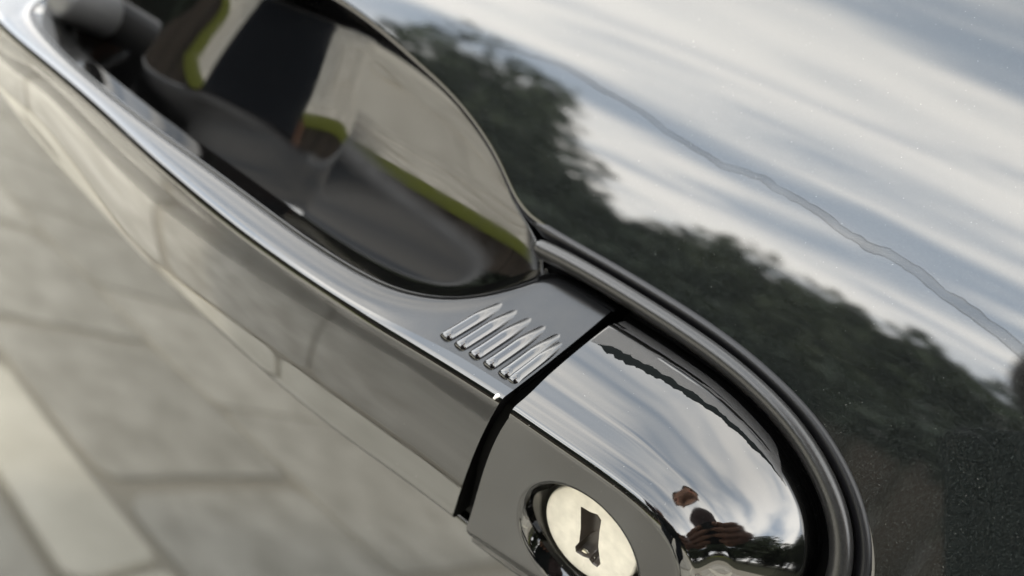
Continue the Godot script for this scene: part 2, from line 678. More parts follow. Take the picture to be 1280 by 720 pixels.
func pull_handle(door: Node3D) -> void:
	var e := []
	for q in [[-172, 9.5], [-144, 4.9], [-125, 3.9], [-108, 2.6], [-92, 1.0], [-78, -0.4], [-64, -1.5], [-52, -2.1], [-40, -2.3], [-28, -1.9], [-18, -1.1], [-9, -0.4], [0, 0]]:
		e.append(on_top(q[0], q[1]))
	var r := []
	for q in [[-170, 30], [-157, 29.5], [-153, 28.0], [-152, 24.0], [-151, 17.5], [-147.5, 13.2], [-138, 10.4], [-124, 8.2], [-108, 6.7], [-90, 5.7], [-74, 5.3], [-58, 4.7], [-46, 4.2], [-36, 4.4], [-29, 5.0], [-24, 6.4], [-19.5, 9.0],
			[-16.6, 12.0], [-14.2, 15.8], [-12.6, 19.6], [-11.6, 22.6], [-10.8, 24.4], [-9.0, 25.2], [-6, 25.4], [-3, 25.3], [0.5, 25.1]]:
		r.append(on_top(q[0], q[1]))
	var l := []
	for q in [[-172, -19.5], [-155, -20.4], [-140, -21.6], [-128, -23.6], [-114, -25.4], [-98, -26.4], [-82, -26.2], [-67, -25.9], [-57, -25.9], [-47, -26.1], [-38, -26.5], [-29, -27.1], [-20, -27.5], [-12, -27.8], [-4.7, -28.1]]:
		l.append(Vector3(q[0], q[1], 0))
	var n := 520
	var es := even(spline(e, 700), n)
	var rs := even(spline(r, 900), n)
	var ls := even(spline(l, 700), n)
	# match along the length: the outer edge runs slower where the inner one turns
	var rows := []
	var end_outline := PackedVector3Array()
	for i in n + 1:
		var rp := rs[i]
		var f := clampf((rp.x + 170.0) / 170.5, 0, 1)
		var g := lerpf(f, float(i) / n, 0.75)
		var ep := along(es, g)
		var lp := along(ls, g)
		var rec: float = ep.y / t_in.y
		var low := Vector3(lp.x, 0, 0) + y_front * lp.y + t_in * rec
		var d := (rs[mini(i + 2, n)] - rs[maxi(i - 2, 0)]).normalized()
		var side := n_top.cross(d).normalized()
		if side.dot(rp - ep) < 0.0:
			side = -side
		var across := (rp - ep).normalized()
		var down := (low - ep).normalized()
		var row := PackedVector3Array()
		# underside and the rounded lower edge
		row.append(low + n_front * -14.0 + y_front * 1.0)
		row.append(low + n_front * -4.0)
		for k in 7:
			var a := PI / 2 * k / 6.0
			row.append(low + y_front * (1.0 - cos(a)) * 1.1 - n_front * 1.1 * (1.0 - sin(a)))
		# front face, slightly full
		for k in range(1, 21):
			var v := k / 21.0
			var q := (low + y_front * 1.1).lerp(ep + down * 1.5, v)
			row.append(q + n_front * (-1.5 * (4.0 * v * (1.0 - v))) - Vector3(1.35 * 4.0 * v * (1.0 - v) * smoothstep(0.90, 1.0, float(i) / n), 0, 0))
		# the softened outer edge: a narrow flat between two small radii
		row.append(ep + down * 1.15)
		row.append(ep + down * 0.95 + across * 0.02)
		row.append(ep + down * 0.75 + across * 0.12)
		row.append(ep + down * 0.30 + across * 0.55)
		row.append(ep + down * 0.12 + across * 0.80)
		row.append(ep + down * 0.08 + across * 1.0)
		row.append(ep + down * 0.10 + across * 1.2)
		# top face, a little hollow, up to the groove and the bead along the opening
		var w := rp.distance_to(ep)
		for k in range(1, 19):
			var v := k / 18.0
			var q := ep.lerp(rp, lerpf(1.4 / w, 1.0 - 1.0 / w, v))
			row.append(q - n_top * (0.10 + minf(0.30, w * 0.03) * 4.0 * v * (1.0 - v)))
		row.append(rp - across * 0.75 - n_top * 0.42)
		row.append(rp - across * 0.50 - n_top * 0.45)
		var edge := 1.0 - smoothstep(21.5, 23.5, rp.dot(t_in)) * smoothstep(-60.0, -30.0, rp.x)
		for k in 7:
			var a := PI * (k / 6.0)
			row.append(rp - across * (0.30 * cos(a)) + n_top * (0.32 * sin(a) * edge - 0.25 - 0.5 * (1.0 - edge)))
		# the lip slopes away into the opening, then turns down
		var lie := deg_to_rad(25.0)
		var sl := side * cos(lie) - n_top * sin(lie)
		var sn := n_top * cos(lie) + side * sin(lie)
		var from := rp + side * 0.36 - n_top * 0.30
		for k in range(1, 7):
			row.append(from + sl * (4.4 * k / 6.0) - sn * 0.02 * k)
		for k in range(1, 10):
			var a := PI / 2 * k / 9.0 * 0.75
			row.append(from + sl * (4.4 + 2.2 * sin(a)) - sn * (0.12 + 2.2 * (1.0 - cos(a))))
		row.append(row[row.size() - 1] - n_top * 8.0)
		row.append(row[row.size() - 1] - n_top * 12.0)
		rows.append(row)
	var cut := [0, 36, 62, rows[0].size() - 1]
	var parts := []
	for k in 3:
		var sub := []
		for row in rows:
			sub.append((row as PackedVector3Array).slice(cut[k], cut[k + 1] + 1))
		parts.append(grid(sub, [n_front, n_top, n_top + t_in][k]))
	var h := piece("pull_handle", parts[0], M.gloss_black, door)
	piece("top_face", parts[1], M.satin_black, h)
	piece("rolled_lip", parts[2], M.gloss_black, h)
	# the end face at the gap
	var last: PackedVector3Array = rows[n]
	var cen := Vector3(-4, -6, -14)
	var inner := PackedVector3Array()
	for q in last:
		inner.append(cen)
	piece("end_face", grid([last, inner], Vector3.RIGHT), M.dark_cavity, h)
	# dark web that closes the gap between grip and lock housing
	var web := []
	for q in [y_front * -29.5 - n_front * 4.0, y_front * -14.0 - n_front * 4.0, y_front * -4.0 - n_front * 4.0, on_top(0, 5.0) - n_top * 4.5, on_top(0, 15.0) - n_top * 4.5, on_top(0, 26.0) - n_top * 4.5]:
		var shift := clampf(q.y, -30.0, 0.0) * 0.13
		web.append(PackedVector3Array([q + Vector3(-2.5 + shift, 0, 0), q + Vector3(5.0 + shift, 0, 0)]))
	piece("gap_web", grid(web, n_front), M.dark_cavity, h)
	# a small white fleck at the grip's rear corner
	var fleck := []
	for q in [[0.02, 0.22], [0.3, 0.18], [0.5, 0.05], [0.6, -0.2]]:
		var ring := PackedVector3Array()
		for k in 14:
			var a := TAU * k / 14
			ring.append(Vector3(-0.85, 0.0, -0.25) + Vector3(cos(a) * 0.5, 0, 0) * q[0] * (1.0 + 0.3 * sin(a * 3.0)) + t_in * sin(a) * 1.2 * q[0] + (n_top + n_front).normalized() * q[1])
		fleck.append(ring)
	piece("white_fleck", grid(fleck, n_top, true), M.fleck_white, h)
	# grip ridges
	for k in 6:
		var a := on_top(-13.6 + 2.72 * k, 3.0 + 0.05 * k)
		var b := on_top(-12.3 + 2.55 * k, 17.0 + 0.2 * k)
		if k == 5:
			a = on_top(-1.25, 3.3)
			b = on_top(-0.9, 17.5)
		var path := PackedVector3Array()
		for i in 41:
			var v := i / 40.0
			path.append(a.lerp(b, v) + n_top * (-1.08 - 0.10 * 4.0 * v * (1.0 - v) - 1.0 * smoothstep(0.45, 1.0, v) - 0.3 * (1.0 - smoothstep(0.0, 0.10, v))))
		var wide := 1.46 if k < 5 else 1.3
		var shape := func(f: float, ang: float) -> float:
			var s := minf(1.0, sqrt(maxf(0.0, 1.0 - pow(1.0 - minf(f / 0.06, 1.0), 2.0))))
			s *= lerpf(1.0, 0.92, smoothstep(0.40, 1.0, f))
			return maxf(0.01, wide * s * (1.0 + 0.12 * cos(2.0 * ang)))
		piece("grip_ridge", tube(path, shape, n_top, 24), M.gloss_black, h)


func lock_housing(door: Node3D) -> void:
	var q0 := []
	for q in [[1.9, -0.4], [6, -0.4], [11, -0.35], [16, -0.3], [20.5, -0.4], [24, -0.9], [27, -1.9], [29.6, -3.7], [31.4, -6.6], [32.2, -10.4], [31.8, -15], [29.4, -20], [24.6, -24], [18, -26], [11, -26.8], [4.6, -27.9], [-1.6, -28.9]]:
		q0.append(Vector3(q[0], 0, 0) + y_front * q[1])
	var n := 300
	var fr := even(spline(q0, 600), n)
	var r0 := []
	for q in [[2.6, 26.4], [8, 26.3], [13, 25.9]]:
		r0.append(on_top(q[0], q[1]))
	for q in [[20, 9.9], [26.8, 8.3], [32.4, 6.3], [36.8, 3.9], [40.2, 1.2], [42.8, -3.0], [43.8, -8], [42.8, -14], [39.4, -20], [33, -25.5], [25, -28.6], [16, -29.5], [6, -30], [-1, -30]]:
		r0.append(skin_at(q[0], q[1]) + skin_normal(q[0], q[1]) * 1.2)
	var re := even(spline(r0, 700), n)
	var rows := []
	for i in n + 1:
		var f := fr[i]
		var g := re[i]
		var d := (fr[mini(i + 2, n)] - fr[maxi(i - 2, 0)]).normalized()
		var inn := -n_front.cross(d).normalized()
		if inn.dot(Vector3(16.4, 0, 0) + y_front * -15.4 - f) < 0.0:
			inn = -inn
		var back := (g - f).normalized()
		var nrm := d.cross(back).normalized()
		if nrm.dot(inn) > 0.0:
			nrm = -nrm
		var w := g.distance_to(f)
		var row := PackedVector3Array()
		row.append(f + inn * 1.5)
		row.append(f + inn * 1.25)
		row.append(f + inn * 1.0 + back * 0.03)
		row.append(f + inn * 0.75 + back * 0.14)
		row.append(f + inn * 0.34 + back * 0.55)
		row.append(f + inn * 0.13 + back * 0.85)
		row.append(f + inn * 0.07 + back * 1.15)
		for k in 49:
			var v := k / 48.0
			var q := f.lerp(g, lerpf(1.4 / w, 1.0, v))
			var hump := 0.95 * 4.0 * v * (1.0 - v) * smoothstep(0.0, 0.25, v)
			var dip := -1.3 * smoothstep(0.78, 0.95, v)
			row.append(q + nrm * (hump + dip - 0.05))
		rows.append(row)
	var hs := piece("lock_housing", grid(rows, n_top + n_front * 0.2), M.gloss_black, door)
	painted_reflections(rows, hs)
	# side towards the gap
	var first: PackedVector3Array = rows[0]
	var inner := PackedVector3Array()
	for q in first:
		inner.append(Vector3(1.0, -10, -14))
	piece("end_face", grid([first, inner], Vector3.LEFT), M.gloss_black, hs)
	# front plate with the round sink for the lock
	var hole := Vector2(16.4, -15.4)
	var outline := PackedVector3Array()
	for i in n + 1:
		outline.append(rows[i][0])
	var gap := [rows[n][0], Vector3(-1.3, 0, 0) + y_front * -23.0, Vector3(-0.6, 0, 0) + y_front * -13.0, Vector3(0.6, 0, 0) + y_front * -6.0, rows[0][0]]
	for q in spline(gap, 60):
		outline.append(q)
	outline = even(outline, 360, true)
	var pl := []
	for k in 13:
		var ring := PackedVector3Array()
		for i in 360:
			var o := outline[i]
			var flat := Vector2(o.x, o.dot(y_front))
			var d := (flat - hole).normalized()
			var p := Vector3(hole.x + d.x * 10.0, 0, 0) + y_front * (hole.y + d.y * 10.0)
			if k == 0:
				ring.append(p - n_front * 0.35 + (Vector3(-d.x, 0, 0) - y_front * d.y) * 0.4)
			elif k == 1:
				ring.append(p - n_front * 0.12 - (Vector3(d.x, 0, 0) + y_front * d.y) * 0.14)
			else:
				ring.append((p + (Vector3(d.x, 0, 0) + y_front * d.y) * 0.25).lerp(o, pow((k - 2) / 10.0, 1.6)))
		pl.append(ring)
	piece("front_plate", grid(pl, n_front, true), M.gloss_black, hs)
	# the sink's sloping wall
	var c3 := Vector3(hole.x, 0, 0) + y_front * hole.y
	var sink := []
	for q in [[9.62, -0.33], [9.3, -0.75], [8.9, -1.6], [8.45, -2.7], [8.3, -3.4], [8.1, -3.9], [7.8, -4.0], [7.75, -6.0]]:
		var ring := PackedVector3Array()
		for k in 120:
			var a := TAU * k / 120
			ring.append(c3 + Vector3(cos(a) * q[0], 0, 0) + y_front * (sin(a) * q[0]) + n_front * q[1])
		sink.append(ring)
	piece("lock_surround", grid(sink, n_front, true), M.gloss_black, hs)
	lock(door, c3)


func painted_reflections(rows: Array, hs: Node3D) -> void:
	# mirrored tree line and the grey reflection behind it, painted onto the housing's top
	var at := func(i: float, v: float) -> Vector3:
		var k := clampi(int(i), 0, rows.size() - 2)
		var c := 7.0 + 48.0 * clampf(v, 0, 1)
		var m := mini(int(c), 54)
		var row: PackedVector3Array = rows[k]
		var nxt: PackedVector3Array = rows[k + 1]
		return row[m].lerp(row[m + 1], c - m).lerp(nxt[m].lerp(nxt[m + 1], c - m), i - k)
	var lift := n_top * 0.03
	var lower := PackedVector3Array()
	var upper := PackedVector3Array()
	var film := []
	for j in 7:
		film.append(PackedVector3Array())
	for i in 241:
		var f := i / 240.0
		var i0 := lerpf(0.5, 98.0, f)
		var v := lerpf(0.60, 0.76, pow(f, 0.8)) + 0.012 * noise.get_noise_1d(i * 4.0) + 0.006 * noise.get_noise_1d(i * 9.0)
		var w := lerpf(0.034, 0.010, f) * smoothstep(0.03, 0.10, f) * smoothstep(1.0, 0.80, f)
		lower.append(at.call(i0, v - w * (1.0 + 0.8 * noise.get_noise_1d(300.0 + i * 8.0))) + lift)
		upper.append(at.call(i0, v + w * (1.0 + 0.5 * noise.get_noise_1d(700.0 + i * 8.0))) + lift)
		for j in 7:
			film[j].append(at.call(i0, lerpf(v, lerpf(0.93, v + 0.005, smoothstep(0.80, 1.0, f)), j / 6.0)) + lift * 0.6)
	piece("painted_treeline", grid([lower, upper], n_top), M.treeline_dark, hs)
	piece("painted_reflection_grey", grid(film, n_top), M.painted_reflection_grey, hs)


func lock(door: Node3D, c3: Vector3) -> void:
	var key := PackedVector2Array()
	for q in [[-2.4, 3.84], [-0.97, 4.0], [0.24, 4.5], [0.95, 4.0], [1.18, 1.87], [1.6, -0.63], [2.26, -2.4], [2.65, -3.4], [2.34, -4.4], [1.5, -4.45], [0.83, -4.0], [-0.19, -4.4], [-1.29, -4.55], [-1.63, -3.7], [-1.22, -2.4], [-1.57, 0.24]]:
		key.append(Vector2(q[0], q[1]) * 1.02)
	var curve := []
	for q in key:
		curve.append(Vector3(q.x, q.y, 0))
		curve.append(Vector3(q.x, q.y, 0))
	var inner := even(spline(curve, 400, true), 200, true)
	var face_at := c3 - n_front * 3.1
	var put := func(x: float, y: float, z: float) -> Vector3:
		return face_at + Vector3(x, 0, 0) + y_front * y + n_front * z
	var rows := []
	for k in 9:
		var ring := PackedVector3Array()
		for i in 200:
			var p := Vector2(inner[i].x, inner[i].y)
			var a := (p - Vector2(0.3, -0.2)).angle()
			var edge := Vector2(cos(a), sin(a))
			var o := p.lerp(edge * 7.2, k / 8.0)
			ring.append(put.call(o.x, o.y, -0.02 if k == 0 else 0.0))
		rows.append(ring)
	for q in [[7.38, -0.02], [7.52, -0.10], [7.6, -0.24], [7.64, -0.45], [7.64, -3.0]]:
		var ring := PackedVector3Array()
		for i in 200:
			var p := Vector2(inner[i].x, inner[i].y)
			var a := (p - Vector2(0.3, -0.2)).angle()
			ring.append(put.call(cos(a) * q[0], sin(a) * q[0], q[1]))
		rows.append(ring)
	var cyl := piece("lock_cylinder", grid(rows, n_front, true), M.lock_metal, door, "cream coloured round lock face with a keyhole")
	# walls and floor of the keyway
	var well := []
	for q in [[1.0, -0.02], [0.97, -0.15], [0.95, -0.5], [0.94, -2.4], [0.02, -2.5]]:
		var ring := PackedVector3Array()
		for i in 200:
			ring.append(put.call(0.3 + (inner[i].x - 0.3) * q[0], -0.2 + (inner[i].y + 0.2) * q[0], q[1]))
		well.append(ring)
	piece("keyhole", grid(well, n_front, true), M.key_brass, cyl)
	# spring shutter inside the keyway
	var sh := []
	for j in 5:
		var row := PackedVector3Array()
		for i in 9:
			var x := lerpf(-0.75, 1.35, i / 8.0)
			row.append(put.call(x, -4.9 + 0.16 * sin(i * 0.8) + j * 0.22, -0.75 + 0.25 * sin(j * 0.9)))
		sh.append(row)
	piece("keyhole_shutter", grid(sh, n_front), M.lock_rim, cyl)


func rail_and_gasket(door: Node3D) -> void:
	var p := []
	for q in [[-16.2, 12.3], [-13, 12.6], [-8, 12.8], [-2, 12.8], [5, 12.6], [12, 12.3], [19, 11.7], [25, 10.6], [31, 8.9], [36.3, 6.2], [41, 2.8], [44.4, -1.8], [45.8, -7.5], [44.8, -14], [41, -20.5], [34, -25.5], [26, -28]]:
		p.append(skin_at(q[0], q[1]) + skin_normal(q[0], q[1]) * 2.2 + Vector3(0, -0.85, 0))
	var path := even(spline(p, 400), 260)
	var up := Vector3(0, 0.5, 0.87)
	var fat := func(f: float, ang: float) -> float:
		var s := sqrt(maxf(0.02, 1.0 - pow(1.0 - minf(f / 0.018, 1.0), 2.0)))
		return s * (1.6 + 0.12 * cos(2.0 * ang))
	piece("handle_rail", tube(path, fat, up, 28), M.weathered_plastic, door)
	# rubber strip between the rail and the skin
	var g := []
	for q in [[-19.6, 14.4], [-14, 14.2], [-8, 14.2], [-2, 14.2], [5, 14.0], [12, 13.7], [19, 13.0], [26, 11.7], [32.5, 9.8], [38, 7.0], [43.0, 3.3], [46.8, -1.6], [48.4, -7.5], [47.4, -15], [43, -22], [35, -27], [26, -29]]:
		g.append(skin_at(q[0], q[1]) - skin_normal(q[0], q[1]) * 0.7)
	var strip := even(spline(g, 400), 260)
	var thin := func(f: float, ang: float) -> float:
		return (1.15 + 0.3 * pow(absf(cos(ang)), 6.0)) * minf(1.0, 0.2 + f * 30.0)
	piece("rubber_gasket", tube(strip, thin, up, 20), M.black_rubber, door)


func drip(door: Node3D) -> void:
	# dried trail of a water drop across the upper door
	var p := []
	for q in DRIP:
		p.append(Vector3(q[0], q[1], 0))
	var c := spline(p, 500)
	var lines := []
	for k in 6:
		lines.append(PackedVector3Array())
	var shades := PackedColorArray()
	for i in c.size():
		var f := float(i) / c.size()
		var d := (c[mini(i + 1, c.size() - 1)] - c[maxi(i - 1, 0)]).normalized()
		var s := Vector3(-d.y, d.x, 0)
		var wob := 0.25 * noise.get_noise_1d(i * 3.0) * 2.0
		var w := (0.62 + 0.2 * noise.get_noise_1d(900.0 + i * 4.0)) * lerpf(0.45, 1.25, f)
		var m := c[i] + s * wob
		var fade := smoothstep(0.0, 0.12, f) * (0.72 + 0.5 * noise.get_noise_1d(40.0 + i * 2.0))
		for k in 6:
			var q: Vector3 = m + s * w * [1.0, 0.86, 0.6, -0.6, -0.86, -1.0][k]
			lines[k].append(skin_at(q.x, q.y) + skin_normal(q.x, q.y) * 0.03)
			shades.append(Color(1, 1, 1, fade * [0.0, 1.0, 0.42, 0.42, 1.0, 0.0][k]))
	var sorted := PackedColorArray()
	for k in 6:
		for i in c.size():
			sorted.append(shades[i * 6 + k])
	var sheet := grid(lines, Vector3(0, 0, 1))
	var arr := sheet.surface_get_arrays(0)
	arr[Mesh.ARRAY_COLOR] = sorted
	var tinted := ArrayMesh.new()
	tinted.add_surface_from_arrays(Mesh.PRIMITIVE_TRIANGLES, arr)
	piece("drip_mark", tinted, M.drip_film, door)


const DRIP := [[-62.7, 32.5], [-51.7, 34.1], [-38.5, 36.4], [-29.5, 37.2], [-17.5, 36.1], [-5.4, 34.7], [0.8, 33.9], [6.2, 33.8], [8.5, 34.4], [12.0, 33.9], [16.9, 33.9], [23.8, 32.4], [27.3, 32.3], [31.2, 32.5], [36.6, 31.6], [42.1, 30.2], [49.8, 28.8], [55.0, 28.0], [60, 27.5]]


# ------------------------------------------------------------------ the place that the paint mirrors
func box_mesh(size: Vector3) -> ArrayMesh:
	# a slab with chamfered upper edges, base at y = 0, metres
	var st := SurfaceTool.new()
	st.begin(Mesh.PRIMITIVE_TRIANGLES)
	var x := size.x / 2
	var z := size.z / 2
	var c := minf(0.006, size.y * 0.2)
	var lo := [Vector3(-x, 0, -z), Vector3(x, 0, -z), Vector3(x, 0, z), Vector3(-x, 0, z)]
	var mid := []
	var top := []
	for p in lo:
		mid.append(p + Vector3(0, size.y - c, 0))
		top.append(p + Vector3(-signf(p.x) * c, size.y, -signf(p.z) * c))
	for pair in [[lo, mid], [mid, top]]:
		for k in 4:
			var a: Vector3 = pair[0][k]
			var b: Vector3 = pair[0][(k + 1) % 4]
			var d: Vector3 = pair[1][k]
			var e: Vector3 = pair[1][(k + 1) % 4]
			for q in [a, b, e, a, e, d]:
				st.add_vertex(q)
	for q in [top[0], top[1], top[2], top[0], top[2], top[3]]:
		st.add_vertex(q)
	st.set_smooth_group(-1)
	st.generate_normals()
	return st.commit()


func slab_mesh(w: float, d: float, sd: int) -> ArrayMesh:
	# a worn flagstone with rounded corners, base at y = 0, metres
	var r := RandomNumberGenerator.new()
	r.seed = sd
	var ring := []
	var corner := [Vector2(1, 1), Vector2(-1, 1), Vector2(-1, -1), Vector2(1, -1)]
	for k in 4:
		var rad := r.randf_range(0.02, 0.07)
		var c: Vector2 = corner[k] * (Vector2(w, d) / 2 - Vector2(rad, rad))
		for q in 6:
			var a := PI / 2 * k + PI / 4 + (q / 5.0 - 0.5) * PI / 2
			ring.append(c + Vector2(cos(a), sin(a)) * rad)
	var rows := []
	for q in [[1.0, 0.0], [1.0, 0.032], [0.988, 0.0385], [0.97, 0.040], [0.0, 0.040]]:
		var row := PackedVector3Array()
		for p in ring:
			row.append(Vector3(p.x * q[0], q[1], p.y * q[0]) / MM)
		rows.append(row)
	return grid(rows, Vector3.UP, true)


func setting() -> void:
	var pl := PlaneMesh.new()
	pl.size = Vector2(400, 400)
	var ground := piece("ground", pl, M.soil)
	tag(ground, "earth ground under and around the paving", "ground", "", "structure")
	var pv := thing("paved_ground")
	tag(pv, "pale grey concrete paving beside the car, mirrored in the black paint", "paving", "", "structure")
	var bed := BoxMesh.new()
	bed.size = Vector3(14, 0.066, 4.5)
	var be := piece("joint_bed", bed, M.joint_sand, pv)
	be.position = Vector3(-1.5, 0.0, 1.54)
	var sh := []
	for k in 5:
		sh.append(slab_mesh([0.585, 0.585, 0.56, 0.59, 0.53][k], [0.545, 0.55, 0.55, 0.545, 0.55][k], 80 + k))
	for j in 7:
		for i in 18:
			var s := piece("paving_slab", sh[rng.randi() % 5], M["concrete_%d" % (rng.randi() % 4)], pv)
			s.position = Vector3(-6.9 + i * 0.6 + (0.31 if j % 2 else 0.0) + rng.randf_range(-0.006, 0.006), rng.randf_range(0.0, 0.004), (0.81 + (j - 1) * 0.56 if j else 0.05) + rng.randf_range(-0.004, 0.004))
			s.rotation = Vector3(rng.randf_range(-0.005, 0.005), rng.randf_range(-0.012, 0.012) + (PI if rng.randf() < 0.5 else 0.0), rng.randf_range(-0.005, 0.005))
	var pale := [slab_mesh(0.56, 0.17, 90), slab_mesh(0.57, 0.165, 91)]
	for i in 18:
		var s := piece("edging_stone", pale[i % 2], M.pale_stone, pv)
		s.position = Vector3(-6.8 + i * 0.58, rng.randf_range(0.002, 0.006), 0.425 + rng.randf_range(-0.004, 0.004))
	var v := BoxMesh.new()
	v.size = Vector3(60, 0.06, 1.5)
	var verge := piece("grass_verge", v, M.grass)
	verge.position = Vector3(-8, 0.0, 4.55)
	tag(verge, "strip of yellow green grass beyond the paving", "grass", "", "structure")
	var rd := BoxMesh.new()
	rd.size = Vector3(90, 0.04, 5.0)
	var road := piece("road", rd, M.asphalt)
	road.position = Vector3(-8, 0.0, 8.3)
	tag(road, "grey road beyond the grass strip", "road", "", "structure")
	fence()
	trees()


func fence() -> void:
	var f := thing("board_fence", Vector3(-6, 0, 5.42))
	tag(f, "low brown wooden board fence between the grass strip and the road", "fence")
	var post := box_mesh(Vector3(0.10, 0.86, 0.10))
	var boards := []
	for k in 3:
		boards.append(box_mesh(Vector3(0.30, [0.74, 0.76, 0.73][k], 0.025)))
	for k in 15:
		var o := piece("post", post, M.fence_wood, f)
		o.position = Vector3(-21 + k * 3.0, 0, 0)
	for k in 130:
		var o := piece("board", boards[rng.randi() % 3], M.fence_wood if rng.randf() < 0.5 else M.fence_wood_pale, f)
		o.position = Vector3(-20.8 + k * 0.32, 0.03, -0.07)


func leafy(count: int, size: float, radius: Vector3, lobes: int, sd: int) -> ArrayMesh:
	var r := RandomNumberGenerator.new()
	r.seed = sd
	var st := SurfaceTool.new()
	st.begin(Mesh.PRIMITIVE_TRIANGLES)
	var cen := []
	for k in lobes:
		var d := Vector3(r.randfn(), r.randfn() * 0.9, r.randfn()).normalized() * pow(r.randf(), 0.4) * 0.72
		cen.append([d, r.randf_range(0.22, 0.42)])
	for k in count:
		var c: Array = cen[r.randi() % lobes]
		var dir := Vector3(r.randfn(), r.randfn(), r.randfn()).normalized()
		var p: Vector3 = (c[0] + dir * c[1] * pow(r.randf(), 0.35)) * radius
		var b := Basis.from_euler(Vector3(r.randf() * TAU, r.randf() * TAU, r.randf() * TAU)) * (size * r.randf_range(0.6, 1.3))
		var nn := (p / radius + b.z.normalized() * 0.6).normalized()
		st.set_normal(nn)
		for q in [Vector3(-0.5, 0, 0), Vector3(0, 0.8, 0), Vector3(0.5, 0, 0), Vector3(-0.5, 0, 0), Vector3(0.5, 0, 0), Vector3(0, -0.8, 0)]:
			st.add_vertex(p + b * q)
	return st.commit()


func trunk_mesh(h: float, r0: float, sd: int) -> ArrayMesh:
	var path := PackedVector3Array()
	var n := FastNoiseLite.new()
	n.seed = sd
	for i in 13:
		var f := i / 12.0
		path.append(Vector3(n.get_noise_1d(f * 60) * 0.25 * f, f * h, n.get_noise_1d(90 + f * 60) * 0.25 * f) / MM)
	var rad := func(f: float, _a: float) -> float:
		return (r0 * lerpf(1.0, 0.35, f) * (1.0 + 0.5 * exp(-f * 14.0))) / MM
	return tube(path, rad, Vector3.FORWARD, 10)


func trees() -> void:
	var protos := []
	for k in 4:
		var h: float = [8.5, 11.0, 7.5, 9.5][k]
		var t := Node3D.new()
		t.name = "tree"
		piece("trunk", trunk_mesh(h * 0.6, 0.16 + 0.02 * k, 60 + k), M.bark, t)
		var cr := piece("crown", leafy(3600, 0.36, Vector3(h * 0.40, h * 0.50, h * 0.40), 26, 70 + k), M["leaf_%d" % (k % 3)], t)
		cr.position.y = h * 0.46
		protos.append(t)
	var n := 0
	for a in 52:
		var k := rng.randi() % 4
		var ang := lerpf(-1.75, 2.3, (a + rng.randf_range(-0.35, 0.35)) / 51.0)
		var far := rng.randf_range(19.0, 30.0)
		var t: Node3D = protos[k].duplicate()
		t.name = numbered("tree")
		t.position = Vector3(sin(ang) * far, 0, 4.0 + cos(ang) * far)
		t.rotation.y = rng.randf() * TAU
		t.scale = Vector3.ONE * rng.randf_range(0.62, 1.28)
		add_child(t, true)
		tag(t, "dark green tree of the tree line that the door mirrors", "tree", "trees of the mirrored tree line")
		n += 1
	for p in protos:
		p.free()
	var hedge := piece("hedge", leafy(14000, 0.30, Vector3(40, 1.5, 1.1), 260, 99), M.leaf_2)
	hedge.position = Vector3(-6, 1.05, 13.2)
	tag(hedge, "long dark hedge beyond the road, under the tree line", "hedge")


# ------------------------------------------------------------------ the photographer, seen in the curved lock housing
func capsule(f: PackedFloat32Array, dim: Vector3i, lo: Vector3, cell: float, bone: Array, k: float) -> void:
	# joins one tapered limb to the field with a smooth minimum
	var a: Vector3 = bone[0]
	var b: Vector3 = bone[1]
	var ra: float = bone[2]
	var rb: float = bone[3]
	var flat: float = bone[4] if bone.size() > 4 else 1.0      # depth as a share of width
	var pad := maxf(ra, rb) + k * 2.0 + cell * 2.0
	var p0 := (a.min(b) - Vector3.ONE * pad - lo) / cell
	var p1 := (a.max(b) + Vector3.ONE * pad - lo) / cell
	var ab := b - a
	ab.z /= flat
	var l2 := maxf(ab.length_squared(), 1e-9)
	for z in range(maxi(0, int(p0.z)), mini(dim.z, int(p1.z) + 1)):
		for y in range(maxi(0, int(p0.y)), mini(dim.y, int(p1.y) + 1)):
			var at := (z * dim.y + y) * dim.x
			for x in range(maxi(0, int(p0.x)), mini(dim.x, int(p1.x) + 1)):
				var q := lo + Vector3(x, y, z) * cell - a
				q.z /= flat
				var t := clampf(q.dot(ab) / l2, 0.0, 1.0)
				var d := q.distance_to(ab * t) - lerpf(ra, rb, t)
				var o := f[at + x]
				var h := maxf(k - absf(o - d), 0.0) / k
				f[at + x] = minf(o, d) - h * h * k * 0.25


